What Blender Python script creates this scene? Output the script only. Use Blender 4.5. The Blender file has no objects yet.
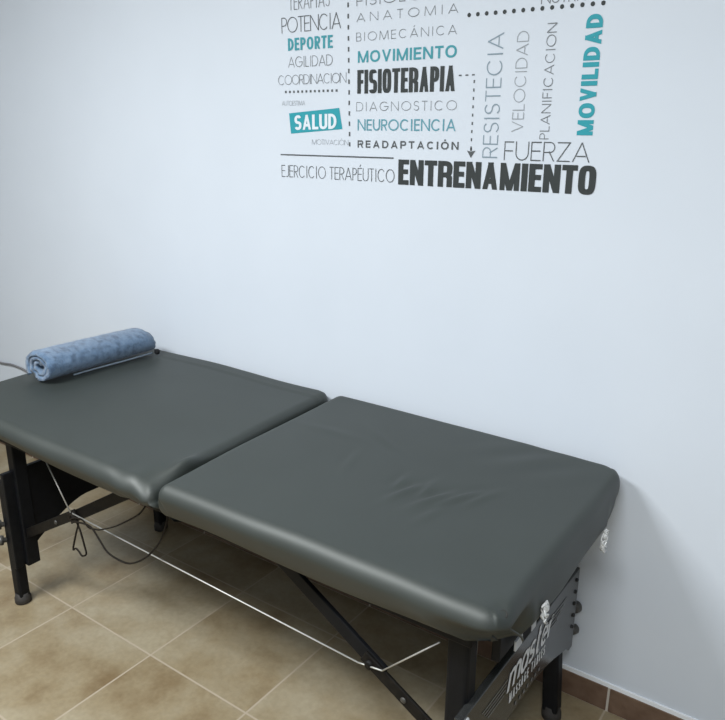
import bpy, bmesh, math, random
from mathutils import Vector, Matrix, noise
random.seed(7)
U = 0.4                       # one floor tile = 0.4 m; coordinates below are in tiles
C = bpy.context.scene.collection
S = bpy.context.scene
PI = math.pi

# ------------------------------------------------------------------ materials
def mat(name, col, rough=0.5, spec=0.5, metal=0.0, emit=None):
    m = bpy.data.materials.new(name); m.use_nodes = True
    b = m.node_tree.nodes['Principled BSDF']
    b.inputs['Base Color'].default_value = (*col, 1)
    b.inputs['Roughness'].default_value = rough
    b.inputs['Specular IOR Level'].default_value = spec
    b.inputs['Metallic'].default_value = metal
    return m

def nodes(m):
    nt = m.node_tree
    def N(t, **k):
        n = nt.nodes.new(t)
        for a, v in k.items():
            if a.startswith('i_'): n.inputs[a[2:].replace('_', ' ')].default_value = v
            else: setattr(n, a, v)
        return n
    return nt, N, nt.links.new, nt.nodes['Principled BSDF']

def bump_noise(m, scale, strength, detail=4, dist=0.002):
    nt, N, L, b = nodes(m)
    geo = N('ShaderNodeNewGeometry')
    n = N('ShaderNodeTexNoise'); n.inputs['Scale'].default_value = scale; n.inputs['Detail'].default_value = detail
    L(geo.outputs['Position'], n.inputs['Vector'])
    bp = N('ShaderNodeBump'); bp.inputs['Strength'].default_value = strength; bp.inputs['Distance'].default_value = dist
    L(n.outputs['Fac'], bp.inputs['Height']); L(bp.outputs['Normal'], b.inputs['Normal'])
    return n

def ramp(N, stops, interp='LINEAR'):
    r = N('ShaderNodeValToRGB'); e = r.color_ramp.elements; r.color_ramp.interpolation = interp
    while len(e) < len(stops): e.new(0.5)
    for k, (p, c) in enumerate(stops):
        e[k].position = p; e[k].color = (*c, 1)
    return r

GY = -0.490987                # y of a grout line (tiles)
def tile_material():
    m = mat('glazed_stone_tile', (0.3, 0.25, 0.16), 0.42, 0.4)
    nt, N, L, b = nodes(m)
    geo = N('ShaderNodeNewGeometry')
    mp = N('ShaderNodeVectorMath', operation='SCALE'); mp.inputs['Scale'].default_value = 1 / U
    L(geo.outputs['Position'], mp.inputs[0])
    sh = N('ShaderNodeVectorMath', operation='SUBTRACT'); sh.inputs[1].default_value = (0, GY, 0)
    L(mp.outputs[0], sh.inputs[0])
    fr = N('ShaderNodeVectorMath', operation='FRACTION'); L(sh.outputs[0], fr.inputs[0])
    sp = N('ShaderNodeSeparateXYZ'); L(fr.outputs[0], sp.inputs[0])
    ds = []
    for ax in 'XY':
        a = N('ShaderNodeMath', operation='SUBTRACT'); L(sp.outputs[ax], a.inputs[0]); a.inputs[1].default_value = 0.5
        c = N('ShaderNodeMath', operation='ABSOLUTE'); L(a.outputs[0], c.inputs[0]); ds.append(c)
    mx = N('ShaderNodeMath', operation='MAXIMUM'); L(ds[0].outputs[0], mx.inputs[0]); L(ds[1].outputs[0], mx.inputs[1])
    g = N('ShaderNodeMapRange'); g.inputs['From Min'].default_value = 0.4915; g.inputs['From Max'].default_value = 0.4945
    L(mx.outputs[0], g.inputs['Value'])
    # per tile offset
    fl = N('ShaderNodeVectorMath', operation='FLOOR'); L(sh.outputs[0], fl.inputs[0])
    wn = N('ShaderNodeTexWhiteNoise', noise_dimensions='3D'); L(fl.outputs[0], wn.inputs['Vector'])
    off = N('ShaderNodeVectorMath', operation='SCALE'); off.inputs['Scale'].default_value = 9.0; L(wn.outputs['Color'], off.inputs[0])
    ad = N('ShaderNodeVectorMath', operation='ADD'); L(sh.outputs[0], ad.inputs[0]); L(off.outputs[0], ad.inputs[1])
    n1 = N('ShaderNodeTexNoise'); n1.inputs['Scale'].default_value = 1.7; n1.inputs['Detail'].default_value = 7; n1.inputs['Roughness'].default_value = 0.6
    L(ad.outputs[0], n1.inputs['Vector'])
    r1 = ramp(N, [(0.30, (0.185, 0.130, 0.068)), (0.47, (0.268, 0.214, 0.130)), (0.64, (0.325, 0.278, 0.190))])
    L(n1.outputs['Fac'], r1.inputs['Fac'])
    n2 = N('ShaderNodeTexNoise'); n2.inputs['Scale'].default_value = 26; n2.inputs['Detail'].default_value = 5
    L(ad.outputs[0], n2.inputs['Vector'])
    r2 = ramp(N, [(0.3, (0.90, 0.89, 0.88)), (0.7, (1.04, 1.04, 1.04))]); L(n2.outputs['Fac'], r2.inputs['Fac'])
    mu = N('ShaderNodeMix', data_type='RGBA', blend_type='MULTIPLY'); mu.inputs['Factor'].default_value = 1
    L(r1.outputs['Color'], mu.inputs['A']); L(r2.outputs['Color'], mu.inputs['B'])
    mi = N('ShaderNodeMix', data_type='RGBA'); L(g.outputs['Result'], mi.inputs['Factor'])
    L(mu.outputs['Result'], mi.inputs['A']); mi.inputs['B'].default_value = (0.37, 0.31, 0.23, 1)
    L(mi.outputs['Result'], b.inputs['Base Color'])
    inv = N('ShaderNodeMath', operation='MULTIPLY_ADD'); L(g.outputs['Result'], inv.inputs[0]); inv.inputs[1].default_value = -0.6
    L(n2.outputs['Fac'], inv.inputs[2])
    bp = N('ShaderNodeBump'); bp.inputs['Strength'].default_value = 0.10; bp.inputs['Distance'].default_value = 0.001
    L(inv.outputs[0], bp.inputs['Height']); L(bp.outputs['Normal'], b.inputs['Normal'])
    ro = N('ShaderNodeMapRange'); ro.inputs['To Min'].default_value = 0.42; ro.inputs['To Max'].default_value = 0.85
    L(g.outputs['Result'], ro.inputs['Value']); L(ro.outputs['Result'], b.inputs['Roughness'])
    return m

def noisy(name, stops, scale, rough, bstr=0.2, detail=6, bscale=None, spec=0.5, dist=0.002):
    m = mat(name, stops[0][1], rough, spec)
    nt, N, L, b = nodes(m)
    geo = N('ShaderNodeNewGeometry')
    n = N('ShaderNodeTexNoise'); n.inputs['Scale'].default_value = scale; n.inputs['Detail'].default_value = detail
    L(geo.outputs['Position'], n.inputs['Vector'])
    r = ramp(N, stops); L(n.outputs['Fac'], r.inputs['Fac']); L(r.outputs['Color'], b.inputs['Base Color'])
    n2 = N('ShaderNodeTexNoise'); n2.inputs['Scale'].default_value = bscale or scale * 4; n2.inputs['Detail'].default_value = 3
    L(geo.outputs['Position'], n2.inputs['Vector'])
    bp = N('ShaderNodeBump'); bp.inputs['Strength'].default_value = bstr; bp.inputs['Distance'].default_value = dist
    L(n2.outputs['Fac'], bp.inputs['Height']); L(bp.outputs['Normal'], b.inputs['Normal'])
    return m

M = {}
M['floor'] = tile_material()
M['wall'] = noisy('matt_wall_paint', [(0.35, (0.590, 0.635, 0.692)), (0.65, (0.605, 0.650, 0.707))], 3, 0.85, 0.06, bscale=60, spec=0.2)
M['ceiling'] = mat('ceiling_paint', (0.75, 0.77, 0.78), 0.9, 0.2)
M['room'] = mat('grey_wall_paint', (0.27, 0.285, 0.30), 0.9, 0.2)
M['caulk'] = mat('white_plaster_edge', (0.80, 0.82, 0.84), 0.8, 0.2)
M['base_tile'] = noisy('brown_base_tile', [(0.3, (0.105, 0.062, 0.040)), (0.7, (0.165, 0.105, 0.070))], 30, 0.5, 0.15)
M['grout'] = mat('pale_grout', (0.48, 0.44, 0.38), 0.9, 0.2)
M['vinyl'] = noisy('black_vinyl', [(0.3, (0.0165, 0.0215, 0.0192)), (0.7, (0.0190, 0.0245, 0.0220))], 9, 0.56, 0.10, bscale=420, spec=.85, dist=0.0006)
M['vinyl'].node_tree.nodes['Principled BSDF'].inputs['Specular Tint'].default_value = (.985, 1.0, .965, 1)
M['wood'] = noisy('black_lacquer', [(0.3, (0.0035, 0.004, 0.005)), (0.7, (0.006, 0.0065, 0.008))], 40, 0.5, 0.05, bscale=200, spec=0.18)
M['panel'] = noisy('dark_satin_panel', [(0.3, (0.020, 0.021, 0.021)), (0.7, (0.026, 0.027, 0.026))], 30, 0.24, 0.03, bscale=250, spec=0.8)
M['rubber'] = noisy('dark_rubber', [(0.3, (0.02, 0.018, 0.016)), (0.7, (0.035, 0.03, 0.026))], 60, 0.7, 0.1)
M['brown_metal'] = noisy('worn_dark_bar', [(0.35, (0.004, 0.004, 0.004)), (0.7, (0.011, 0.009, 0.007))], 70, 0.5, 0.1, spec=0.18)
M['knob'] = noisy('knob_plastic', [(0.3, (0.035, 0.034, 0.03)), (0.7, (0.07, 0.067, 0.06))], 60, 0.4, 0.1)
M['steel'] = mat('bright_steel', (0.62, 0.62, 0.60), 0.3, 0.5, 1.0)
M['cable'] = mat('steel_cable', (0.50, 0.50, 0.47), 0.45, 0.5, 0.55)
M['rivet'] = mat('dark_rivet', (0.02, 0.02, 0.02), 0.35)
M['rail_edge'] = mat('grey_rail_edge', (0.30, 0.29, 0.27), 0.5)
M['tab'] = mat('pale_tab', (0.50, 0.51, 0.52), 0.5)
M['strap'] = mat('black_webbing', (0.012, 0.012, 0.014), 0.8, 0.2)
M['logo'] = mat('silver_print', (0.72, 0.73, 0.74), 0.6)
M['logo_dim'] = mat('grey_print', (0.16, 0.16, 0.16), 0.55)
M['wire'] = mat('dark_bare_wire', (0.012, 0.009, 0.006), 0.7, 0.2)
M['grey_wire'] = mat('grey_cable', (0.17, 0.17, 0.18), 0.5)
m = mat('clear_plastic_tie', (0.80, 0.81, 0.80), 0.12, 0.6)
m.node_tree.nodes['Principled BSDF'].inputs['Transmission Weight'].default_value = 0.35
M['clear'] = m
M['towel'] = noisy('blue_terry', [(0.34, (0.042, 0.084, 0.150)), (0.48, (0.086, 0.152, 0.246)), (0.66, (0.122, 0.200, 0.310))], 48, 0.95, 1.0, bscale=420, spec=0.1, dist=0.004)
nt_b = M['towel'].node_tree.nodes['Principled BSDF']
nt_b.inputs['Sheen Weight'].default_value = 0.35; nt_b.inputs['Sheen Roughness'].default_value = 0.6
M['hem'] = mat('pale_hem', (0.27, 0.33, 0.40), 0.8, 0.2)
DK = (0.033, 0.039, 0.039)
M['t_black'] = mat('black_vinyl_letter', DK, 0.6, 0.3)
M['t_dark'] = mat('charcoal_vinyl_letter', (0.085, 0.093, 0.097), 0.6, 0.3)
M['t_grey'] = mat('grey_vinyl_letter', (0.175, 0.19, 0.20), 0.6, 0.3)
M['t_pale'] = mat('pale_grey_vinyl_letter', (0.28, 0.305, 0.325), 0.6, 0.3)
M['t_teal'] = mat('teal_vinyl_letter', (0.052, 0.275, 0.320), 0.6, 0.3)
M['t_teal2'] = mat('bright_teal_vinyl', (0.026, 0.290, 0.345), 0.6, 0.3)
M['t_teal3'] = mat('soft_teal_vinyl_letter', (0.105, 0.285, 0.345), 0.6, 0.3)
M['t_blue'] = mat('blue_grey_vinyl_letter', (0.215, 0.28, 0.325), 0.6, 0.3)
M['t_white'] = mat('white_vinyl_letter', (0.66, 0.71, 0.75), 0.6, 0.3)

# ------------------------------------------------------------------ object helpers
def link_mesh(name, bm, material, parent=None, smooth=False, root=None):
    """bm in tile units, world placed; parented objects are shifted to their root's origin"""
    o0 = Vector((0, 0, 0))
    r = root or (parent if parent is not None else None)
    while r is not None and r.parent is not None: r = r.parent
    if r is not None: o0 = Vector(r.location)
    bmesh.ops.recalc_face_normals(bm, faces=bm.faces)
    for v in bm.verts: v.co = v.co * U - o0
    me = bpy.data.meshes.new(name); bm.to_mesh(me); bm.free()
    me.materials.append(material)
    if smooth:
        for p in me.polygons: p.use_smooth = True
    o = bpy.data.objects.new(name, me); C.objects.link(o)
    if parent is not None: o.parent = parent
    return o

def solo(name, bm, material, label, cat, smooth=True, group=None):
    """a thing that is one mesh: origin at its base centre"""
    xs = [v.co.x for v in bm.verts]; ys = [v.co.y for v in bm.verts]; zs = [v.co.z for v in bm.verts]
    c = Vector(((min(xs)+max(xs))/2, (min(ys)+max(ys))/2, min(zs)))
    for v in bm.verts: v.co -= c
    o = link_mesh(name, bm, material, None, smooth)
    o.location = c * U
    o['label'] = label; o['category'] = cat
    if group: o['group'] = group
    return o

def thing(name, label, cat, loc, group=None):
    o = bpy.data.objects.new(name, None); C.objects.link(o)
    o.location = Vector(loc) * U; o.empty_display_size = 0.1
    o['label'] = label; o['category'] = cat
    if group: o['group'] = group
    return o

def struct(name, bm, m, smooth=False):
    o = link_mesh(name, bm, m, None, smooth); o['kind'] = 'structure'; return o

def box(bm, x0, x1, y0, y1, z0, z1, bev=0.0, seg=2):
    b2 = bmesh.new()
    r = bmesh.ops.create_cube(b2, size=1)
    for v in b2.verts:
        v.co = Vector((x0 + (v.co.x+.5)*(x1-x0), y0 + (v.co.y+.5)*(y1-y0), z0 + (v.co.z+.5)*(z1-z0)))
    if bev: bmesh.ops.bevel(b2, geom=b2.edges[:], offset=bev, segments=seg, affect='EDGES', profile=0.5)
    me = bpy.data.meshes.new('t'); b2.to_mesh(me); b2.free(); bm.from_mesh(me); bpy.data.meshes.remove(me)
    return bm

def BOX(*a, **k): return box(bmesh.new(), *a, **k)

def tube(bm, pts, r, n=8, cap=True, radii=None):
    pts = [Vector(p) for p in pts]
    rings = []; up = Vector((0.13, 0.21, 0.97))
    for i, p in enumerate(pts):
        d = (pts[min(i+1, len(pts)-1)] - pts[max(i-1, 0)])
        d.normalize()
        a = d.cross(up)
        if a.length < 1e-4: a = d.cross(Vector((1, 0, 0)))
        a.normalize(); b = d.cross(a)
        rr = radii[i] if radii else r
        rings.append([bm.verts.new(p + a*math.cos(2*PI*k/n)*rr + b*math.sin(2*PI*k/n)*rr) for k in range(n)])
    for i in range(len(rings)-1):
        for k in range(n):
            bm.faces.new((rings[i][k], rings[i][(k+1) % n], rings[i+1][(k+1) % n], rings[i+1][k]))
    if cap: bm.faces.new(rings[0][::-1]); bm.faces.new(rings[-1])
    return bm

def bar(bm, p0, p1, w, h, bev=0.006):
    """flat bar from p0 to p1: w across y, h in its own plane"""
    p0, p1 = Vector(p0), Vector(p1); d = (p1-p0); L = d.length; d.normalize()
    y = Vector((0, 1, 0)); y = (y - d*y.dot(d)).normalized(); n = d.cross(y)
    b2 = bmesh.new(); bmesh.ops.create_cube(b2, size=1)
    for v in b2.verts: v.co = Vector((v.co.x*L, v.co.y*w, v.co.z*h))
    bmesh.ops.bevel(b2, geom=b2.edges[:], offset=bev, segments=2, affect='EDGES', profile=0.5)
    mid = (p0+p1)/2
    for v in b2.verts: v.co = mid + d*v.co.x + y*v.co.y + n*v.co.z
    me = bpy.data.meshes.new('t'); b2.to_mesh(me); b2.free(); bm.from_mesh(me); bpy.data.meshes.remove(me)
    return bm

def lathe(bm, base, axis, prof, n=20):
    """prof: (distance along axis, radius)"""
    base = Vector(base); ax = Vector(axis).normalized()
    a = ax.cross(Vector((0.3, 0.5, 0.81))).normalized(); b = ax.cross(a)
    rings = [[bm.verts.new(base + ax*t + (a*math.cos(2*PI*k/n) + b*math.sin(2*PI*k/n))*max(r, 1e-4)) for k in range(n)] for t, r in prof]
    for i in range(len(rings)-1):
        for k in range(n): bm.faces.new((rings[i][k], rings[i][(k+1) % n], rings[i+1][(k+1) % n], rings[i+1][k]))
    bm.faces.new(rings[0][::-1]); bm.faces.new(rings[-1])
    return bm

def spline(pts, n=8):
    P = [Vector(p) for p in pts]; out = []
    for i in range(len(P)-1):
        a, b, c, d = P[max(i-1, 0)], P[i], P[i+1], P[min(i+2, len(P)-1)]
        for k in range(n):
            t = k/n
            out.append(0.5*((2*b) + (c-a)*t + (2*a-5*b+4*c-d)*t*t + (3*b-a-3*c+d)*t**3))
    out.append(P[-1]); return out

# ------------------------------------------------------------------ the room
X0, X1, Y0, ZC = -4.6, 7.2, -9.5, 6.5
struct('floor', BOX(X0, X1, Y0, 0.3, -0.25, 0), M['floor'])
struct('ceiling', BOX(X0, X1, Y0, 0.3, ZC, ZC+.25), M['ceiling'])
struct('wall_back', BOX(X0, X1, 0, 0.3, 0, ZC), M['wall'])
struct('wall_left', BOX(X0-.3, X0, Y0, 0.3, 0, ZC), M['room'])
struct('wall_right', BOX(X1, X1+.3, Y0, 0.3, 0, ZC), M['room'])
struct('wall_front', BOX(X0, X1, Y0-.3, Y0, 0, ZC), M['room'])
BH = 0.193
bb = bmesh.new()
k = -5
while k*1.0 + 0.0102 < X1:
    a, b = max(X0, k + 0.0102 + .008), min(X1, k + 1.0102 - .008)
    if b > a: box(bb, a, b, -0.022, 0, 0.004, BH, 0.004)
    k += 1
base = struct('baseboard_back', bb, M['base_tile'])
gb = BOX(X0, X1, -0.017, 0, 0, BH-.003)
g = link_mesh('trim_1', gb, M['grout'], None); g['kind'] = 'structure'
lip = bmesh.new()
for i in range(118):
    x = X0 + i*(X1-X0)/118; dx = (X1-X0)/118
    hh = BH + 0.030 + 0.004*noise.noise(Vector((x*2.3, 1, 0)))
    box(lip, x, x+dx, -0.014, 0, BH-.001, hh)
t2 = struct('trim_2', lip, M['caulk'])

# ------------------------------------------------------------------ lettering: a stroke alphabet
def ell(cx, cy, rx, ry, a0, a1, n=22, e=2.0):
    out = []
    for i in range(n+1):
        a = math.radians(a0 + (a1-a0)*i/n); c, s = math.cos(a), math.sin(a)
        out.append((cx + rx*math.copysign(abs(c)**(2/e), c), cy + ry*math.copysign(abs(s)**(2/e), s)))
    return out

WID = dict(A=.78, B=.52, C=.80, D=.70, E=.48, F=.46, G=.86, I=.0, J=.36, L=.42, M=.92, N=.74, O=.92, P=.50, R=.54, S=.50, T=.52, U=.64, V=.74, Z=.60)
WID_I = dict(A=.56, B=.52, C=.52, D=.52, E=.42, F=.40, G=.52, I=.0, J=.40, L=.38, M=.68, N=.53, O=.52, P=.50, R=.53, S=.50, T=.47, U=.52, V=.55, Z=.45)
WID_B = dict(A=.76, B=.64, C=.72, D=.68, E=.56, F=.54, G=.76, I=.0, J=.50, L=.53, M=.84, N=.70, O=.78, P=.62, R=.66, S=.62, T=.60, U=.68, V=.72, Z=.6)

def glyph(ch, W, H, tx, ty, e):
    """strokes (list of (points, closed, extend)) of a capital in a W x H box, pen tx x ty"""
    l, r, b, t = tx/2, W-tx/2, ty/2, H-ty/2
    cx, cy = W/2, H/2; rx, ry = (W-tx)/2, (H-ty)/2
    V = lambda x: ([(x, 0), (x, H)], 0, 0)
    Hh = lambda y, x0=l, x1=W: ([(x0, y), (x1, y)], 0, 0)
    if ch == 'I': return [V(W/2)]
    if ch == 'A':
        a = tx*0.55
        return [([(a, 0), (cx, t+ty*.2)], 0, 1), ([(W-a, 0), (cx, t+ty*.2)], 0, 1), ([(W*.24, H*.30), (W*.76, H*.30)], 0, 0)]
    if ch == 'V':
        a = tx*0.55
        return [([(a, H), (cx, b-ty*.2)], 0, 1), ([(W-a, H), (cx, b-ty*.2)], 0, 1)]
    if ch in 'PRB':
        m = H*.46 if ch != 'B' else H*.51
        rr = r if ch != 'B' else r - W*.06
        R1 = min((t-m)/2 / max(ty, 1e-6) * tx if e > 2.5 else (t-m)/2, (rr-l)*.9)
        bowl = [(l, t), (rr-R1, t)] + ell(rr-R1, (t+m)/2, R1, (t-m)/2, 90, -90, 14, e)[1:-1] + [(rr-R1, m), (l, m)]
        s = [V(l), (bowl, 0, 0)]
        if ch == 'R': s.append(([(rr-R1-(W*.02), m), (W-tx*.55, 0)], 0, 1) if e < 2.5 else ([(r-tx*.0, 0), (r, m*.80), (r-tx*.5, m)], 0, 0))
        if ch == 'B':
            R2 = min((m-b)/2, (r-l)*.9)
            s.append(([(l, m), (r-R2, m)] + ell(r-R2, (m+b)/2, R2, (m-b)/2, 90, -90, 14, e)[1:-1] + [(r-R2, b), (l, b)], 0, 0))
        return s
    if ch == 'C': return [(ell(cx, cy, rx, ry, 42, 318, 30, e), 0, 0)] if e < 2.5 else [(ell(cx, cy, rx, ry, 12, 348, 30, e), 0, 0)]
    if ch == 'G': return [(ell(cx, cy, rx, ry, 42, 355, 32, e), 0, 0), ([(cx, cy-ry*.04), (r+tx/2, cy-ry*.04)], 0, 0)]
    if ch == 'O': return [(ell(cx, cy, rx, ry, 0, 360, 44, e)[:-1], 1, 0)]
    if ch == 'D':
        R1 = min(r-l, ry*1.0) if e < 2.5 else r-l
        return [V(l), ([(l, t), (r-R1, t)] + ell(r-R1, cy, R1, ry, 90, -90, 26, e)[1:-1] + [(r-R1, b), (l, b)], 0, 0)]
    if ch == 'E': return [V(l), Hh(t), Hh(b), Hh(H*.52, l, W*.93)]
    if ch == 'F': return [V(l), Hh(t), Hh(H*.50, l, W*.93)]
    if ch == 'L': return [V(l), Hh(b)]
    if ch == 'T': return [([(0, t), (W, t)], 0, 0), V(cx)]
    if ch == 'J': return [([(r, H), (r, H*.25)] + ell(r-(r-l)*.6, H*.25, (r-l)*.6, H*.25-b, 0, -130, 10, e)[1:], 0, 0)]
    if ch == 'U': return [([(l, H), (l, b+min(rx, H*.4))] + ell(cx, b+min(rx, H*.4), rx, min(rx, H*.4), 180, 360, 18, e)[1:-1] + [(r, b+min(rx, H*.4)), (r, H)], 0, 0)]
    if ch == 'N': return [V(l), V(r), ([(l, H), (r, 0)], 0, 1)]
    if ch == 'M':
        s = W*.06 if e < 2.2 else 0
        return [([(l, 0), (l+s, H)], 0, 1), ([(r, 0), (r-s, H)], 0, 1), ([(l+s, H), (cx, 0)], 0, 1), ([(r-s, H), (cx, 0)], 0, 1)]
    if ch == 'Z': return [([(0, t), (W, t)], 0, 0), ([(0, b), (W, b)], 0, 0), ([(tx*.5, 0), (W-tx*.5, H)], 0, 1)]
    if ch == 'S':
        ry1 = (t-b)/4; yc1 = t-ry1; yc2 = b+ry1
        return [(ell(cx, yc1, rx*.94, ry1, 25, 270, 18, e) + ell(cx, yc2, rx, ry1, 90, -155, 18, e)[1:], 0, 0)]
    return []

LAYER = [0]; LAYER_DIR = [Vector((0, -1, 0))]
def ribbon(bm, pts, tx, ty, closed, extend, clip, to3):
    """draw one stroke with an elliptical-scaled pen; to3 maps (x, y) to a 3D point"""
    k = ty/tx
    LAYER[0] = (LAYER[0] + 1) % 9
    lay = LAYER_DIR[0] * (LAYER[0] * 0.00016)      # cut strokes lie a hair apart
    P = [Vector((x*k, y)) for x, y in pts]           # pen becomes round
    Q = [P[0]]
    for p in P[1:]:
        if (p-Q[-1]).length > 1e-5: Q.append(p)
    P = Q; h = ty/2; n = len(P)
    if n < 2: return
    if extend and not closed:
        d = (P[0]-P[1]).normalized(); P[0] = P[0] + d*ty*1.2
        d = (P[-1]-P[-2]).normalized(); P[-1] = P[-1] + d*ty*1.2
    Ls, Rs = [], []
    for i in range(n):
        if closed: a, c = P[i-1], P[(i+1) % n]
        else: a, c = P[max(i-1, 0)], P[min(i+1, n-1)]
        d1 = (P[i]-a); d2 = (c-P[i])
        d1 = d1.normalized() if d1.length > 1e-6 else d2.normalized()
        d2 = d2.normalized() if d2.length > 1e-6 else d1
        n1, n2 = Vector((-d1.y, d1.x)), Vector((-d2.y, d2.x))
        mm = n1+n2; mm = mm.normalized() if mm.length > 1e-4 else n1
        f = h/max(mm.dot(n1), 0.45)
        Ls.append(P[i]+mm*f); Rs.append(P[i]-mm*f)
    for i in range(n if closed else n-1):
        j = (i+1) % n
        q = [Ls[i], Ls[j], Rs[j], Rs[i]]
        poly = [(v.x/k, v.y) for v in q]
        if clip is not None:
            for lim, sgn in ((0.0, 1), (clip, -1)):
                out = []
                for a in range(len(poly)):
                    A, B = poly[a-1], poly[a]
                    ia, ib = sgn*(A[1]-lim) >= -1e-9, sgn*(B[1]-lim) >= -1e-9
                    if ia != ib:
                        t = (lim-A[1])/(B[1]-A[1]); out.append((A[0]+(B[0]-A[0])*t, lim))
                    if ib: out.append(B)
                poly = out
        if len(poly) >= 3:
            try: bm.faces.new([bm.verts.new(to3(x, y) + lay) for x, y in poly])
            except ValueError: pass

YD = -0.0022                   # decal face, just proud of the plaster
def word_bm(text, x0, x1, z0, z1, tx, ty, gap, wid, e, vertical=False, y=YD, to3=None):
    """text set to fill the rectangle exactly; tx, ty, gap are fractions of cap height"""
    if to3 is None:
        if vertical: to3 = lambda u, v: Vector((x1-v, y, z0+u))
        else: to3 = lambda u, v: Vector((x0+u, y, z0+v))
        X, H = ((z1-z0, x1-x0) if vertical else (x1-x0, z1-z0))
    else: X, H = x1-x0, z1-z0
    tx *= H; ty *= H; gap *= H
    ib = (.13*H if wid is WID else 0.0)               # side bearing of a thin I
    base = {'Á': 'A', 'É': 'E', 'Ó': 'O'}
    ws = []
    for ch in text:
        if ch == ' ': ws.append(None)
        else: ws.append(wid[base.get(ch, ch)]*H)
    sp = gap*2.2 + 0.22*H
    var = sum(w for w in ws if w is not None)
    nI = sum(1 for ch in text if ch == 'I')
    fixed = gap*(len(text)-1) + sp*text.count(' ') + nI*(tx+ib) - gap*text.count(' ')
    k = (X-fixed)/var
    bm = bmesh.new(); u = 0.0
    for ch, w in zip(text, ws):
        if w is None: u += sp - gap; continue
        W = tx+ib if ch == 'I' else w*k
        c0 = base.get(ch, ch)
        for pts, closed, ext in glyph(c0, W, H, tx, ty, e):
            ribbon(bm, pts, tx*(.86 if ext and tx > .12*H else 1), ty*(.86 if ext and tx > .12*H else 1), closed, ext, H, lambda a, b, u=u: to3(u+a, b))
        if ch in base:
            ribbon(bm, [(W*.46, H*1.10), (W*.46+.13*H, H*1.28)], tx, ty, 0, 0, None, lambda a, b, u=u: to3(u+a, b))
        u += W + gap
    # one clean layer facing the room
    return bm

def flat_face(o):
    me = o.data
    b = bmesh.new(); b.from_mesh(me)
    for f in b.faces:
        f.normal_update()
        if f.normal.y > 0: f.normal_flip()
    b.to_mesh(me); b.free()

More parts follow.
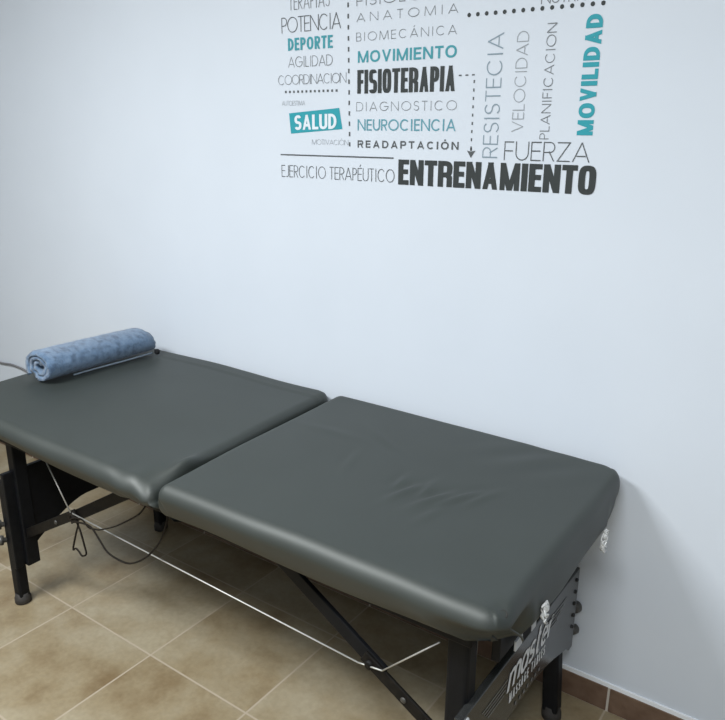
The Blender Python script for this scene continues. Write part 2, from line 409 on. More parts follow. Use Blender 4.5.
wl = thing('wall_lettering', 'vinyl word collage in black, grey and teal on the white wall above the massage table', 'wall decal', (2.35, 0, 3.47))
G, I_, B_ = WID, WID_I, WID_B
words = [
    # text, x0, x1, z0, z1, pen x, pen y, gap, widths, roundness, vertical, material, label
    ('TERAPIAS', 1.2483, 1.6152, 4.6436, 4.7430, .055, .05, .08, G, 2, 0, 't_grey', 'thin grey word TERAPIAS'),
    ('POTENCIA', 1.1734, 1.7134, 4.4970, 4.6003, .060, .055, .03, G, 2, 0, 't_dark', 'thin charcoal word POTENCIA'),
    ('DEPORTE', 1.2306, 1.6408, 4.3774, 4.4605, .23, .17, .12, B_, 2.3, 0, 't_teal', 'bold teal word DEPORTE'),
    ('AGILIDAD', 1.2288, 1.6385, 4.2644, 4.3360, .06, .06, .09, G, 2, 0, 't_grey', 'thin grey word AGILIDAD'),
    ('COORDINACION', 1.1301, 1.7577, 4.1467, 4.2135, .06, .06, .015, G, 2, 0, 't_grey', 'thin grey word COORDINACION'),
    ('AUTOESTIMA', 1.1597, 1.3831, 4.0023, 4.0351, .07, .07, .05, G, 2, 0, 't_pale', 'tiny pale word AUTOESTIMA'),
    ('MOTIVACIÓN', 1.4418, 1.7750, 3.7288, 3.7652, .07, .07, .06, G, 2, 0, 't_pale', 'tiny pale word MOTIVACIÓN'),
    ('FISIOLOGIA', 1.8433, 2.6119, 4.6234, 4.6840, .09, .09, .34, G, 2, 0, 't_grey', 'spaced grey word FISIOLOGIA'),
    ('ANATOMIA', 1.8445, 2.6170, 4.5263, 4.5805, .07, .075, .72, G, 2, 0, 't_grey', 'widely spaced grey word ANATOMIA'),
    ('BIOMECÁNICA', 1.8425, 2.6125, 4.4057, 4.4605, .065, .07, .40, G, 2, 0, 't_grey', 'spaced grey word BIOMECÁNICA'),
    ('MOVIMIENTO', 1.8556, 2.6186, 4.2708, 4.3444, .22, .18, .18, B_, 2.2, 0, 't_teal', 'bold teal word MOVIMIENTO'),
    ('FISIOTERAPIA', 1.8522, 2.6176, 4.0722, 4.2245, .20, .15, .045, I_, 3.6, 0, 't_black', 'heavy black condensed word FISIOTERAPIA'),
    ('DIAGNOSTICO', 1.8443, 2.6345, 3.9578, 4.0172, .06, .065, .36, G, 2, 0, 't_grey', 'spaced grey word DIAGNOSTICO'),
    ('NEUROCIENCIA', 1.8552, 2.6338, 3.8295, 3.9038, .14, .125, .12, G, 2, 0, 't_teal3', 'teal word NEUROCIENCIA'),
    ('READAPTACIÓN', 1.8557, 2.6599, 3.7144, 3.7636, .22, .19, .42, B_, 2.2, 0, 't_dark', 'spaced bold charcoal word READAPTACIÓN'),
    ('EJERCICIO TERAPÉUTICO', 1.1382, 2.1780, 3.4867, 3.5751, .06, .055, .08, G, 2, 0, 't_dark', 'thin charcoal words EJERCICIO TERAPÉUTICO'),
    ('ENTRENAMIENTO', 2.2020, 3.5728, 3.4763, 3.6428, .245, .19, .05, I_, 3.6, 0, 't_black', 'heavy black word ENTRENAMIENTO'),
    ('FUERZA', 2.9805, 3.5244, 3.6595, 3.7718, .055, .06, .12, G, 2, 0, 't_dark', 'large thin charcoal word FUERZA'),
    ('RESISTECIA', 2.8314, 2.9341, 3.6700, 4.3967, .075, .06, .14, G, 2, 1, 't_blue', 'upright blue grey word RESISTECIA'),
    ('VELOCIDAD', 3.0202, 3.0954, 3.8271, 4.3952, .065, .06, .14, G, 2, 1, 't_pale', 'upright pale grey word VELOCIDAD'),
    ('PLANIFICACION', 3.2047, 3.2633, 3.7865, 4.4271, .085, .07, .16, G, 2, 1, 't_grey', 'upright grey word PLANIFICACION'),
    ('MOVILIDAD', 3.4326, 3.5270, 3.8099, 4.4551, .27, .22, .10, B_, 2.3, 1, 't_teal2', 'upright bold teal word MOVILIDAD'),
    ('NUTRICION', 3.1544, 3.6023, 4.5305, 4.5942, .08, .08, .08, G, 2, 0, 't_grey', 'thin grey word NUTRICION above the dotted line'),
]
for (t, a, b, c, d, px, py, gp, wd, e, ver, mm, lab) in words:
    o = link_mesh('word', word_bm(t, a, b, c, d, px, py, gp, wd, e, bool(ver)), M[mm], wl)
    o['label'] = lab; flat_face(o)
# SALUD on its tilted teal tag
bm = bmesh.new()
q = [(1.2263, 3.948), (1.6949, 3.981), (1.7228, 3.8381), (1.2414, 3.8038)]
bm.faces.new([bm.verts.new((x, YD, z)) for x, z in q])
tag_ = link_mesh('tag', bm, M['t_teal2'], wl); tag_['label'] = 'tilted bright teal box behind SALUD'; flat_face(tag_)
x0, z0 = 1.2794, 3.8290
bm = word_bm('SALUD', 1.2794, 1.6718, 3.8290, 3.9330, .235, .18, .08, B_, 2.3, False,
             to3=lambda u, v: Vector((x0+u, YD*1.8, z0+v+u*0.028)))
o = link_mesh('word', bm, M['t_white'], tag_); o['label'] = 'white bold word SALUD'; flat_face(o)

def rect(bm, x0, x1, z0, z1, y=YD):
    bm.faces.new([bm.verts.new(p) for p in ((x0, y, z0), (x1, y, z0), (x1, y, z1), (x0, y, z1))])
def disc(bm, x, z, r, y=YD, n=14):
    bm.faces.new([bm.verts.new((x+r*math.cos(2*PI*k/n), y, z+r*math.sin(2*PI*k/n))) for k in range(n)])
bm = bmesh.new()
for i in range(13):
    x = 1.1998 + (1.6716-1.1998)*i/12; rect(bm, x-.0085, x+.0085, 4.0975-.008, 4.0975+.008)
o = link_mesh('dotted_line', bm, M['t_dark'], wl); o['label'] = 'row of small square dots under COORDINACION'; flat_face(o)
bm = bmesh.new()
for i in range(15):
    x = 2.6936 + (3.5183-2.6936)*i/14; disc(bm, x, 4.5078, .0125)
o = link_mesh('dotted_line', bm, M['t_black'], wl); o['label'] = 'row of round black dots at the top right'; flat_face(o)
bm = bmesh.new()
for i in range(15):
    f = (i-1)/13; x = 1.7725 + .014*f; z = 4.6382 - f*(4.6382-3.7354)
    rect(bm, x-.0065, x+.0065, z-.0145, z+.0145)
o = link_mesh('dashed_line', bm, M['t_dark'], wl); o['label'] = 'upright dashed line left of FISIOTERAPIA'; flat_face(o)
bm = bmesh.new()
for i in range(3):
    x = 2.650 + i*.046; rect(bm, x-.010, x+.010, 4.1645-.004, 4.1645+.004)
for i in range(9):
    z = 4.125 - i*.0495; rect(bm, 2.7497-.0048, 2.7497+.0048, z-.009, z+.009)
bm.faces.new([bm.verts.new(p) for p in ((2.7515, YD, 3.667), (2.7815, YD, 3.711), (2.7505, YD, 3.706), (2.7215, YD, 3.711))])
rect(bm, 2.7435, 2.7565, 3.71, 3.728)
o = link_mesh('dashed_arrow', bm, M['t_dark'], wl); o['label'] = 'dashed arrow pointing down from FISIOTERAPIA to ENTRENAMIENTO'; flat_face(o)
bm = bmesh.new(); rect(bm, 1.1326, 2.1608, 3.6502-.0048, 3.6502+.0048)
o = link_mesh('rule_line', bm, M['t_dark'], wl); o['label'] = 'thin charcoal rule above EJERCICIO TERAPÉUTICO'; flat_face(o)

# ------------------------------------------------------------------ massage table
T = thing('massage_table', 'black vinyl portable massage table in two halves standing along the white wall', 'massage table', (1.62, -0.97, 0))

def axis_samples(L, r, n):
    e = [r*(1-math.cos(PI/2*i/9)) for i in range(10)]
    mid = [r + (L-2*r)*i/n for i in range(1, n)]
    return e + mid + [L-x for x in e[::-1]]

def cushion(name, quad, ztop, zbot, r, rcs, post, nx=96, ny=84):
    """draped padded top: quad = plan corners (near-left, near-right, far-right, far-left)"""
    LX, LY = 2.25, 1.92
    xs, ys = axis_samples(LX, r, nx), axis_samples(LY, r, ny)
    bm = bmesh.new()
    def plan(x, y):                                   # rounds the plan corners
        ax, ay = x-LX/2, y-LY/2
        rc = rcs[(0 if ay < 0 else 3) if ax < 0 else (1 if ay < 0 else 2)]
        ix, iy = LX/2-rc, LY/2-rc
        dx, dy = max(abs(ax)-ix, 0), max(abs(ay)-iy, 0)
        if dx > 0 and dy > 0:
            m, l = max(dx, dy), math.hypot(dx, dy); s = m/l
            ax = math.copysign(ix+dx*s, ax); ay = math.copysign(iy+dy*s, ay)
        return ax+LX/2, ay+LY/2
    def place(x, y, z, nrm):
        x, y = plan(x, y)
        u, v = x/LX, y/LY
        a, b, c, d = [Vector((*q_, 0)) for q_ in quad]
        p = (a*(1-u)+b*u)*(1-v) + (d*(1-u)+c*u)*v
        p.z = z
        return post(p, u, v, nrm)
    def edge(x, y): return min(x, (LX-x)*1.5, y, LY-y)
    grid = []
    for x in xs:
        col = []
        for y in ys:
            e = edge(x, y)
            z = ztop if e >= r else ztop - (r - math.sqrt(max(r*r-(r-e)**2, 0)))
            col.append(bm.verts.new(place(x, y, z, (0, 0))))
        grid.append(col)
    nxs, nys = len(xs), len(ys)
    for i in range(nxs-1):
        for j in range(nys-1):
            bm.faces.new((grid[i][j], grid[i+1][j], grid[i+1][j+1], grid[i][j+1]))
    ring_ij = [(i, 0) for i in range(nxs)] + [(nxs-1, j) for j in range(1, nys)] + [(i, nys-1) for i in range(nxs-2, -1, -1)] + [(0, j) for j in range(nys-2, 0, -1)]
    prev = [grid[i][j] for i, j in ring_ij]
    zedge = ztop - r
    K = 12
    n = len(ring_ij)
    for k in range(1, K+1):
        cur = []
        for (i, j) in ring_ij:
            x, y = xs[i], ys[j]
            sx = -1 if i == 0 else (1 if i == nxs-1 else 0)
            sy = -1 if j == 0 else (1 if j == nys-1 else 0)
            t = k/K; z = zedge + (zbot(x/LX, y/LY)-zedge)*t
            off = 0.012*math.sin(PI*t) - 0.03*max(0, t-.75)/.25
            tap = .112*t**1.0*max(0, 1-y/.30)
            cur.append(bm.verts.new(place(x + sx*off, y + sy*off + tap, z, (t, 1))))
        for a in range(n):
            bm.faces.new((prev[a], prev[(a+1) % n], cur[(a+1) % n], cur[a]))
        prev = cur
    # underside, a little above the hem
    bot = [[bm.verts.new(place(LX/2+(x-LX/2)*.84, LY/2+(y-LY/2)*.84, zbot(.5, .5)+.035, (1, 2))) for y in ys] for x in xs]
    for i in range(nxs-1):
        for j in range(nys-1):
            bm.faces.new((bot[i][j], bot[i][j+1], bot[i+1][j+1], bot[i+1][j]))
    cur = [bot[i][j] for i, j in ring_ij]
    for a in range(n):
        bm.faces.new((prev[a], prev[(a+1) % n], cur[(a+1) % n], cur[a]))
    o = link_mesh(name, bm, M['vinyl'], T, smooth=True)
    return o

def nz(x, y, z, s): return noise.noise(Vector((x*s, y*s, z*s)))
def bumpf(p, c, s): return math.exp(-(((p[0]-c[0])/s[0])**2 + ((p[1]-c[1])/s[1])**2))

def post_left(p, u, v, nrm):
    t = nrm[0]
    q = p.copy()
    # soft dome, a little sag towards the hinge corner at the front
    dome = (1-(2*u-1)**2)*(1-(2*v-1)**2)
    q.z += 0.022*dome + 0.012*nz(p.x, p.y, 0, 1.3)*(1-t)
    if v > .9: q.z += 0.006
    # drawn-in corner with folds at hinge, front
    f = bumpf((p.x, p.y), (1.80, -1.93), (.20, .16))
    q.z -= 0.045*f*(1-t); q.y += 0.035*f; q.x -= 0.012*f
    fold = bumpf((p.x, p.y), (1.70, -1.97), (.28, .14))
    q.y += 0.020*fold*math.sin((p.x*26 + p.z*30))*(0.25+t)
    q.z += 0.012*fold*math.sin(p.x*24+1.0)*(1-t)
    # wavy front skirt
    fr = max(0, 1-v*12)
    q.y += fr*0.016*nz(p.x, 0.3, p.z, 2.1)
    q.z += fr*(1-t)*0.010*nz(p.x, 2.3, 0, 1.7)
    # puckers along the hinge edge
    hg = bumpf((p.x, p.y), (1.76, -1.55), (.10, .14))
    q.z += 0.010*hg*(1-t)
    fd = bumpf((p.x, p.y), (1.715, -1.62), (.030, .10))
    q.z += 0.030*fd*(1-t); q.x += .012*fd
    fd2 = bumpf((p.x, p.y), (1.745, -1.30), (.030, .16)); q.z += 0.016*fd2*(1-t)
    return q

def post_right(p, u, v, nrm):
    t = nrm[0]
    q = p.copy()
    dome = (1-(2*u-1)**2)*(1-(2*v-1)**2)
    q.z += 0.018*dome + 0.010*nz(p.x+5, p.y, 0, 1.2)*(1-t)
    # wrinkle fan in the middle of the sheet
    if t == 0:
        for cx_, cy_, ang, ln, wd, hh in ((2.96, -1.08, 1.75, .10, .026, .010), (3.04, -1.15, 1.30, .13, .024, .013), (3.13, -1.07, 1.70, .11, .024, .011), (3.22, -1.12, 1.15, .15, .024, .014),
                                          (3.33, -1.03, 1.10, .15, .024, .013), (3.43, -.97, 1.25, .12, .024, .009), (2.55, -1.02, 1.9, .16, .03, .006), (3.28, -1.30, 1.4, .10, .026, .007),
                                          (2.50, -.62, 2.6, .2, .03, .006)):
            dx, dy = p.x-cx_, p.y-cy_
            a_ = dx*math.cos(ang)+dy*math.sin(ang); b_ = -dx*math.sin(ang)+dy*math.cos(ang) + .35*a_*a_
            q.z += hh*math.exp(-(a_/ln)**2)*(math.exp(-(b_/wd)**2) - .55*math.exp(-((b_-.045)/(wd*1.2))**2))
        w3 = bumpf((p.x, p.y), (2.15, -0.72), (.22, .05))
        q.z += 0.006*w3
        w4 = bumpf((p.x, p.y), (3.45, -0.35), (.30, .20))
        q.z += 0.006*w4*math.sin((p.x*.8 - p.y*.5)*24)
    # tucked corner at the foot end, front: a dimple with a seam running down
    d = bumpf((p.x, p.y), (3.945, -1.80), (.04, .04))
    q.z -= 0.022*d*(1-t)
    c = bumpf((p.x, p.y), (3.72, -1.90), (.22, .12))
    q.y -= 0.030*c*math.sin(PI*min(1, t+.25)); q.z += 0.012*c*(1-t)
    s = bumpf((p.x, p.y), (3.98, -1.72), (.10, .12))
    q.x -= 0.030*s*math.sin(PI*min(1, t*1.2))
    k = (q.x-3.64)/.34 + (-1.53-q.y)/.37 - 1
    if k > 0 and t > 0:
        a = min(1, t*1.25)**.8
        q.x -= a*k*.34*.5; q.y += a*k*.37*.5
    k = (q.x-3.78)/.20 + (q.y+.42)/.36 - 1
    if k > 0 and t > 0:
        a = min(1, t*1.1)**1.5
        q.x -= a*k*.20*.5; q.y -= a*k*.36*.5
    # gathered corner at the foot end, wall side
    g_ = bumpf((p.x, p.y), (3.97, -0.16), (.12, .15))
    q.x += 0.020*g_*math.sin(p.y*42)*t; q.y -= 0.010*g_*math.sin(p.x*45)*t
    # wavy front skirt
    fr = max(0, 1-v*12)
    q.y += fr*0.014*nz(p.x+9, 0.3, p.z, 2.0)
    q.z += fr*(1-t)*0.008*nz(p.x+4, 2.3, 0, 1.5)
    en = max(0, 1-(1-u)*14)
    q.x += en*0.008*nz(p.x, p.y, p.z, 3.0)
    return q

cl = cushion('padded_top', [(-.72, -1.965), (1.770, -1.980), (1.640, -.022), (-.84, -.022)], 1.852,
             lambda u, v: 1.625 + .02*math.sin(u*7), .085, (.15, .07, .11, .15), post_left)
cr = cushion('padded_top', [(1.795, -1.935), (3.985, -1.905), (3.958, -.045), (1.690, -.02)], 1.858,
             lambda u, v: (1.572 + .012*math.sin(u*9))*(1-max(0, 1-(1-u)*8)) + (1.555+.012*math.sin(v*11))*max(0, 1-(1-u)*8), .085, (.06, .13, .15, .09), post_right)

# seam cord at the tucked corner
tube_pts = spline([(3.925, -1.835, 1.825), (3.968, -1.775, 1.745), (3.985, -1.675, 1.65), (3.965, -1.585, 1.56)], 6)
eb = bmesh.new(); lathe(eb, (3.948, -1.802, 1.822), (.45, -.25, .85), [(0, .020), (.008, .021), (.012, .016), (.006, .010), (.0, .007)], 16)
link_mesh('eyelet', eb, M['rubber'], cr, True)
o = link_mesh('corner_seam', tube(bmesh.new(), tube_pts, .006, 6), M['vinyl'], cr, True)

# frame under the halves
def rails(x0, x1, endx):
    bm = bmesh.new()
    box(bm, x0, x1, -1.66, -1.60, 1.45, 1.70, .008); box(bm, x0, x1, -.24, -.18, 1.45, 1.70, .008)
    box(bm, x0, x0+.05, -1.64, -.20, 1.46, 1.70, .008); box(bm, x1-.05, x1, -1.64, -.20, 1.46, 1.70, .008)
    box(bm, x0+.02, x1-.02, -1.64, -.20, 1.655, 1.70)
    return bm
link_mesh('frame', rails(-.50, 1.60, 0), M['wood'], T)
fb = rails(1.84, 3.74, 0); box(fb, 3.80, 3.845, -1.56, -.28, 1.355, 1.70, .006)
link_mesh('frame', fb, M['wood'], T)

# end panels with an arched lower edge
def end_panel(x, th, zs, ze, top):
    """arch lower edge: zs at the sides, ze in the middle"""
    bm = bmesh.new(); n = 28; y0, y1 = -1.74, -.10
    A, B = [], []
    for i in range(n+1):
        f = i/n; y = y0 + (y1-y0)*f
        s = abs(2*f-1)
        z = ze - (ze-zs)*max(0, (s-.15)/.85)**1.5
        if s > .90: z = zs
        A.append((y, z)); B.append((y, top))
    rows = []
    for xx in (x-th/2, x+th/2):
        rows.append(([bm.verts.new((xx, *p)) for p in A], [bm.verts.new((xx, *p)) for p in B]))
    for a, b in rows:
        for i in range(n): bm.faces.new((a[i], a[i+1], b[i+1], b[i]))
    (a0, b0), (a1, b1) = rows
    for i in range(n):
        bm.faces.new((a0[i], a0[i+1], a1[i+1], a1[i])); bm.faces.new((b0[i], b0[i+1], b1[i+1], b1[i]))
    bm.faces.new((a0[0], b0[0], b1[0], a1[0])); bm.faces.new((a0[n], b0[n], b1[n], a1[n]))
    bmesh.ops.recalc_face_normals(bm, faces=bm.faces)
    ed = [e for e in bm.edges if e.calc_face_angle(0) > .8]
    bmesh.ops.bevel(bm, geom=ed, offset=.006, segments=2, affect='EDGES', profile=.5)
    return bm
pl_ = link_mesh('end_panel', end_panel(-.345, .045, .37, .775, 1.225), M['wood'], T)
XP = 3.752
pr_ = link_mesh('end_panel', end_panel(XP-.0225, .045, .47, .66, 1.09), M['panel'], T)

# legs
def leg(x, y, mtop, w=.052, d=.046, splay=(0, 0)):
    bm = bmesh.new()
    # lower post, slightly rounded section
    box(bm, x-w, x+w, y-d, y+d, .055, mtop, .022, 3)
    def lean(b):                                       # foot set outward of the top
        for v in b.verts:
            k = (1.46-v.co.z)/1.46; v.co.x += splay[0]*k; v.co.y += splay[1]*k
    lean(bm)
    o = link_mesh('leg', bm, M['wood'], T, True)
    o.data.polygons.foreach_set('use_smooth', [False]*len(o.data.polygons))
    ft = bmesh.new()
    lathe(ft, (x, y, 0), (0, 0, 1), [(0, .058), (.008, .066), (.05, .066), (.058, .060), (.095, .056)], 22)
    lean(ft)
    link_mesh('rubber_foot', ft, M['rubber'], o, True)
    return o
def knob(parent, p, ax, m='knob', r=.034):
    bm = bmesh.new()
    lathe(bm, p, ax, [(0, r*.5), (.03, r*.5), (.031, r*.95), (.045, r), (.075, r*.9), (.085, r*.6)], 14)
    return link_mesh('knob', bm, M[m], parent, True)
def side_post(x, y, zb):
    bm = BOX(x-.045, x+.045, y-.055, y+.055, zb, 1.50, .008)
    return link_mesh('leg_bracket', bm, M['wood'], T)
l1 = leg(-.41, -1.68, 1.14); l2 = leg(-.41, -.21, 1.14)
side_post(-.335, -1.60, .37); side_post(-.335, -.27, .37)
knob(l1, (-.44, -1.72, .745), (-.6, -.75, 0), r=.042); knob(l1, (-.44, -1.72, .60), (-.6, -.75, 0), r=.042)
knob(l2, (-.43, -.16, .745), (0, 1, 0)); knob(l2, (-.43, -.16, .60), (0, 1, 0))
l3 = leg(3.655, -1.58, 1.46, .062, .056); l4 = leg(3.550, -.075, 1.46, .055, .052, (.170, -.215))
knob(l4, (3.70, -.075, .735), (.55, .8, 0), r=.042); knob(l4, (3.70, -.075, .555), (.55, .8, 0), r=.036)
cap = link_mesh('bracket_glint', BOX(3.715, 3.764, -1.75, -1.672, 1.02, 1.072, .012), M['tab'], pr_)  # pale colour stands in for light reflected off the bracket top
cap['label'] = 'panel corner bracket with its light reflection painted pale'

# rivets on the panel edge
for z in (1.02, .93, .84, .75, .66):
    for y in (-.15,):
        bm = bmesh.new(); lathe(bm, (XP, y, z), (1, 0, 0), [(0, .014), (.008, .013), (.012, .006)], 10)
        link_mesh('rivet', bm, M['rivet'], pr_, True)

# printed mark on the panel: pen strokes in (y, z) on the outer face
XL = XP + .0025
def panel_to3(y0, z0, sh=0.0): return lambda u, v: Vector((XL, y0+u+sh*v, z0+v))
def lower_strokes(ch, W, H):
    x = H                                              # x-height
    if ch == 'm': return [[(0, 0), (0, x)], [(0, x*.72)] + ell(W*.25, x*.70, W*.25, x*.28, 180, 0, 8)[1:] + [(W*.5, 0)], [(W*.5, x*.70)] + ell(W*.75, x*.70, W*.25, x*.28, 180, 0, 8)[1:] + [(W, 0)]], W
    if ch == 'a': return [ell(W*.48, x*.5, W*.46, x*.48, 20, 340, 16), [(W, x), (W, 0)]], W
    if ch == 's': return [ell(W*.5, x*.73, W*.42, x*.25, 30, 265, 8) + ell(W*.5, x*.26, W*.45, x*.24, 85, -150, 8)], W
    if ch == 't': return [[(W*.35, x*1.45), (W*.35, x*.2), (W*.55, 0.02*x), (W*.9, 0.02*x)], [(0, x*.96), (W*.9, x*.96)]], W
    if ch == 'e': return [[(0.05*W, x*.5), (W*.95, x*.5)] + ell(W*.5, x*.5, W*.46, x*.48, 0, 310, 16)[1:]], W
    if ch == 'r': return [[(0, 0), (0, x)], [(0, x*.6)] + ell(W*.55, x*.62, W*.52, x*.36, 170, 50, 6)], W
LAYER_DIR[0] = Vector((1, 0, 0))
bm = bmesh.new(); u = -1.195
for ch, w in (('m', .140), ('a', .080), ('s', .068), ('t', .052), ('e', .080), ('r', .055)):
    st, _ = lower_strokes(ch, w, .118)
    for s in st: ribbon(bm, s, .029, .025, 0, 0, None, panel_to3(u, .872, .24))
    u += w + .030
lg = link_mesh('lettering', bm, M['logo'], pr_); lg['label'] = 'silver slanted word master'
bm = word_bm('MASSAGE TABLES', -1.165, -.640, .772, .842, .17, .15, .16, B_, 2.2, False, to3=lambda u, v: Vector((XL, -1.165+u, .772+v)))
lg = link_mesh('lettering', bm, M['logo'], pr_); lg['label'] = 'small pale words MASSAGE TABLES'
bm = bmesh.new()
for i in range(7):
    y = -1.075 + i*.057
    ribbon(bm, [(y, .705), (y+.022, .705)], .026, .026, 0, 0, None, lambda a, b: Vector((XL, a, b)))
lg = link_mesh('lettering', bm, M['logo_dim'], pr_); lg['label'] = 'faint row of tiny marks'
bm = bmesh.new()
for i in range(4):
    z = .965 - i*.026
    ribbon(bm, [(-1.515+.03*i*.8, z), (-1.205-.012*i, z)], .008, .008, 0, 0, None, lambda a, b: Vector((XL, a, b)))
lg = link_mesh('speed_stripes', bm, M['logo_dim'], pr_)
bm = bmesh.new()
for i in range(4):
    z = .985 - i*.026
    ribbon(bm, [(-.665+.012*i, z), (-.315-.05*i, z)], .011, .011, 0, 0, None, lambda a, b: Vector((XL, a, b)))
lg = link_mesh('speed_stripes', bm, M['logo_dim'], pr_)

# end rail with strap and tabs under the hem of the foot end
er = link_mesh('end_rail', BOX(3.862, 3.875, -1.36, -.86, 1.375, 1.425, .006), M['rail_edge'], T)
link_mesh('strap', BOX(3.870, 3.882, -1.375, -1.262, 1.365, 1.432, .003), M['strap'], T)
a_ = link_mesh('strap_tab', BOX(3.872, 3.884, -1.455, -1.375, 1.37, 1.43, .003), M['tab'], T)
b_ = link_mesh('strap_tab', BOX(3.872, 3.886, -1.262, -1.205, 1.37, 1.435, .003), M['tab'], T)

# crumpled clear ties on the hem
def tie(p, s, seed):
    rnd = random.Random(seed); bm = bmesh.new(); p = Vector(p)
    for i in range(5):
        pts = [p + Vector((0.012, 0, .04*s))]
        a = rnd.uniform(0, 2*PI)
        for k in range(5):
            f = (k+1)/5
            pts.append(p + Vector((.012+.012*math.sin(k*1.7+i), .03*s*math.sin(a+k*1.4), (.07 - .17*f)*s + rnd.uniform(-.012, .012))))
        pts = spline(pts, 4)
        rr = [.0075*s*(1+.25*math.sin(j*.9+i)) for j in range(len(pts))]
        tube(bm, pts, .009, 6, True, rr)
    lathe(bm, p + Vector((0.0, 0, .01*s)), (1, 0, 0), [(0, .016*s), (.014, .024*s), (.026, .018*s)], 10)
    return bm
link_mesh('plastic_tie', tie((3.992, -1.43, 1.660), .72, 3), M['clear'], cr, True)
link_mesh('plastic_tie', tie((3.985, -.520, 1.600), .85, 8), M['clear'], cr, True)

# folding braces, knee joints and the taut cable on both sides
for y in (-1.60, -.29):
    for sgn in (-1, 1):
        X = (lambda x: x) if sgn < 0 else (lambda x: 3.52 - x)
        lo = -.31 if sgn < 0 else -.10
        bm = bmesh.new()
        bar(bm, (X(lo), y-.02, .655 + (lo+.31)*.5685), (X(.44), y-.02, 1.081), .022, .078)
        br = link_mesh('brace', bm, M['brown_metal'], T)
        bm = bmesh.new(); bar(bm, (X(.32), y+.012, .995), (X(1.12), y+.012, 1.470), .03, .088)
        link_mesh('brace', bm, M['brown_metal'] if sgn < 0 else M['wood'], T)
        bm = bmesh.new(); lathe(bm, (X(.395), y-.05, 1.045), (0, 1, 0), [(0, .018), (.006, .028), (.07, .028), (.085, .015)], 14)
        link_mesh('knee_joint', bm, M['brown_metal'], br, True)
        bm = bmesh.new(); lathe(bm, (X(.17), y-.04, .925), (0, 1, 0), [(0, .012), (.004, .018), (.012, .018)], 12)
        link_mesh('rivet', bm, M['knob'], br, True)
    ym = y-.045
    pts = [(.17, ym, 1.44), (.41, ym, 1.095), (3.06, ym, 1.036), (3.12, ym, 1.045), (3.22, ym, 1.06), (3.56, ym, 1.40)]
    bm = bmesh.new()
    for a, b in zip(pts, pts[1:]): tube(bm, [a, b], .0050, 6)
    cb = link_mesh('tension_cable', bm, M['cable'], T, True)

# ------------------------------------------------------------------ loose wire hung on the brace
def wire_path(pts): return spline(pts, 8)
bm = bmesh.new(); y = -1.675
def yy(pts, dy=0): return [(a, y-dy, b) for a, b in pts]
tube(bm, wire_path(yy([(.471, 1.125), (.433, 1.054), (.502, 1.094), (.546, 1.067), (.504, .97), (.437, .81), (.475, .828), (.513, .812), (.546, .79), (.602, .827), (.59, .899), (.56, 1.006), (.50, 1.10), (.43, 1.10), (.46, 1.05), (.53, 1.08)])), .0070, 6)
tube(bm, wire_path(yy([(.50, 1.10), (.617, 1.124), (.694, 1.084), (.79, 1.101), (.851, 1.122), (1.009, 1.2), (1.164, 1.298), (1.300, 1.395), (1.39, 1.50)], .012)), .0062, 6)
tube(bm, wire_path(yy([(.50, 1.06), (.55, 1.085), (.68, 1.11), (.755, 1.097), (.826, 1.032), (.907, .964), (1.039, .948), (1.162, .97), (1.30, 1.053), (1.415, 1.157), (1.508, 1.273), (1.57, 1.395), (1.61, 1.50)], .022)), .0070, 6)
solo('loose_wire', bm, M['wire'], 'thin dark loose wire looped and knotted around the front brace under the table', 'wire')

# grey cable drooping along the wall at the left
bm = bmesh.new()
tube(bm, wire_path([(-4.59, -.02, 1.42), (-4.1, -.02, 1.22), (-3.5, -.02, 1.135), (-3.15, -.02, 1.155), (-2.84, -.02, 1.125), (-2.60, -.02, 1.0), (-2.45, -.02, .80), (-2.40, -.02, .4), (-2.38, -.03, .02)]), .012, 8)
solo('wall_cable', bm, M['grey_wire'], 'thin grey cable drooping along the white wall behind the rolled towel', 'cable')

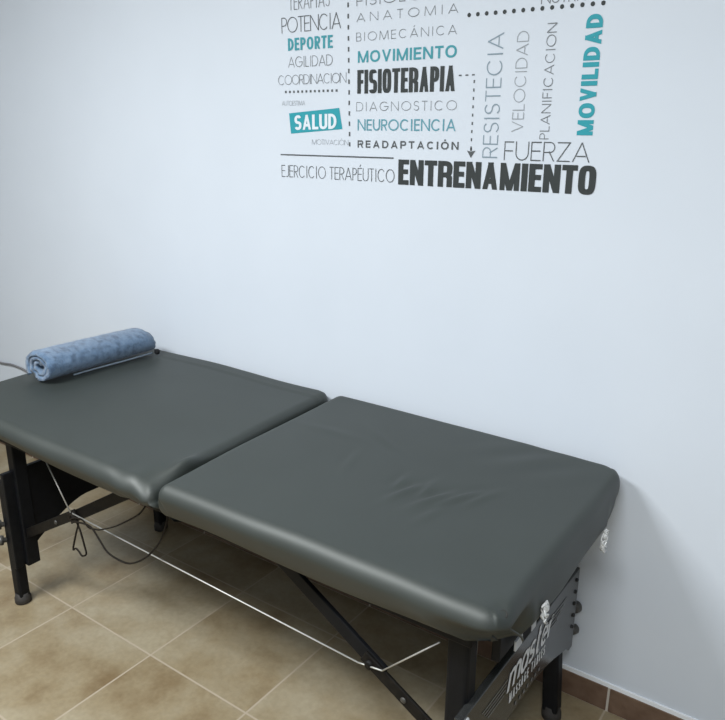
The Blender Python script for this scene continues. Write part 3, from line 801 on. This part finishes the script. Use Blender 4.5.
# ------------------------------------------------------------------ rolled towel
A0, A1 = Vector((-.350, -1.312, 0)), Vector((-.350, -.235, 0))
ZT = 1.880
tw = thing('towel', 'blue terry towel rolled up on the head end of the massage table', 'towel', ((A0.x+A1.x)/2, (A0.y+A1.y)/2, ZT))
ax = (A1-A0); TL = ax.length; ax.normalize(); side = Vector((ax.y, -ax.x, 0))
def roll_bm():
    bm = bmesh.new()
    turns, th = 2.5, .044
    NS, NL = 130, 60
    # spiral centre line -> outer and inner skins
    prof_o, prof_i = [], []
    for k in range(NS+1):
        a = k/NS*turns*2*PI
        r = .022 + th/2 + (th*1.04)*a/(2*PI)
        c = Vector((math.cos(a+.7), math.sin(a+.7)))
        prof_o.append(c*(r+th*.47)); prof_i.append(c*(r-th*.47))
    prof = prof_o + [ (prof_o[-1]+prof_i[-1])/2 ] + prof_i[::-1]
    rmax = .022 + th*turns*1.04 + th
    rows = []
    for j in range(NL+1):
        f = j/NL
        s = TL*f
        tp = 1.0
        if f < .03: tp = .93 + .07*(f/.03)
        if f > .90: tp = 1 - .24*((f-.90)/.10)**2
        row = []
        for k, p in enumerate(prof):
            sx = p.x*1.04*tp*(1.05-.10*f); sz = p.y*.76*tp*(1.05-.10*f)
            rad = p.length/rmax
            base = .76*rmax*tp*(1.05-.10*f)
            z = max(sz + base*.86, 0.004)                       # sits flat on the table
            # spiral ends are not quite flush
            slip = 0
            if f < .05: slip = .018*nz(p.x*9, p.y*9, 1, 2.5) + .02*(rad-.6)*-1
            if f > .95: slip = .012*nz(p.x*9, p.y*9, 5, 2.5) + .04*(1-rad)
            n0 = .010*nz(s*16, p.x*20, p.y*20, 1.0) + .016*nz(s*2.2, p.x*4, p.y*4, 1.0)
            lift = .010*math.sin(f*PI)
            q_ = A0 + ax*(s+slip) + side*(sx*(1+n0*2)) + Vector((0, 0, z*(1+n0*1.2) + lift*(z/ (2*base))))
            q_.z += ZT
            row.append(bm.verts.new(q_))
        rows.append(row)
    n = len(prof)
    for j in range(NL):
        for k in range(n):
            bm.faces.new((rows[j][k], rows[j][(k+1) % n], rows[j+1][(k+1) % n], rows[j+1][k]))
    for row in (rows[0], rows[-1]):
        for k in range(NS):
            try: bm.faces.new((row[k], row[k+1], row[n-2-k], row[n-1-k]))
            except ValueError: pass
    return bm
link_mesh('rolled_cloth', roll_bm(), M['towel'], tw, True)
bm = bmesh.new()
hp = [A0 + ax*(TL*f) + side*(.062+.030*f+.004*math.sin(f*11)) + Vector((0, 0, ZT+.002)) for f in [i/24*.74+.24 for i in range(25)]]
tube(bm, hp, .0075, 6)
hm = link_mesh('hem', bm, M['hem'], tw, True); hm['label'] = 'pale flat hem edge under the roll'
bm = bmesh.new()
e_ = A0 + ax*(TL*.985) + side*.145 + Vector((0, 0, ZT))
lathe(bm, e_ + Vector((0, 0, 0)), (.2, .1, 1), [(0, .012), (.01, .024), (.035, .026), (.045, .014)], 12)
hl = link_mesh('tag_knob', bm, M['strap'], tw, True); hl['label'] = 'small black knob at the far end of the hem'

# ------------------------------------------------------------------ light
def area(name, loc, size, power, col, target, shape='RECTANGLE', sy=None):
    l = bpy.data.lights.new(name, 'AREA'); l.shape = shape; l.size = size*U; l.size_y = (sy or size)*U
    l.energy = power; l.color = col
    o = bpy.data.objects.new(name, l); C.objects.link(o); o.location = Vector(loc)*U
    d = (Vector(target)-Vector(loc)); o.rotation_euler = d.to_track_quat('-Z', 'Y').to_euler()
    return o
area('ceiling_lamp', (.2, -4.8, 6.42), 2.4, 55, (.94, .975, 1.0), (.2, -4.8, 0), sy=1.2)
area('ceiling_lamp', (4.8, -5.4, 6.42), 2.4, 38, (.94, .975, 1.0), (4.8, -5.4, 0), sy=1.2)  # second lamp added to even out wall brightness towards the right

area('fill_light', (6.2, -9.4, 4.6), 3.4, 7, (.90, .96, 1.0), (4.2, 0, 1.6), sy=3.0)  # added fill from an unseen source, brightens right wall and foot end

w = bpy.data.worlds.new('world'); S.world = w; w.use_nodes = True
w.node_tree.nodes['Background'].inputs['Color'].default_value = (.8, .88, 1, 1)
w.node_tree.nodes['Background'].inputs['Strength'].default_value = 0.3

# ------------------------------------------------------------------ camera
cam = bpy.data.cameras.new('camera'); co = bpy.data.objects.new('camera', cam); C.objects.link(co)
yaw, pitch, roll = -0.618007813, 0.302792614, 0.00593782062
cy, sy = math.cos(yaw), math.sin(yaw); cp, sp = math.cos(pitch), math.sin(pitch)
f = Vector((sy*cp, cy*cp, -sp)); r = Vector((cy, -sy, 0)); u = r.cross(f)
R_ = r*math.cos(roll) + u*math.sin(roll); U_ = -r*math.sin(roll) + u*math.cos(roll)
mw = Matrix((( R_.x, U_.x, -f.x, 0), (R_.y, U_.y, -f.y, 0), (R_.z, U_.z, -f.z, 0), (0, 0, 0, 1)))
mw.translation = Vector((5.03175465, -4.39356825, 3.83717963))*U
co.matrix_world = mw
cam.sensor_fit = 'HORIZONTAL'; cam.sensor_width = 36; cam.lens = 36*738.288/725; cam.clip_start = 0.01
S.camera = co
S.view_settings.view_transform = 'Standard'; S.view_settings.look = 'None'
S.view_settings.exposure = 0.75; S.view_settings.gamma = 1.0; S.view_settings.use_curve_mapping = False
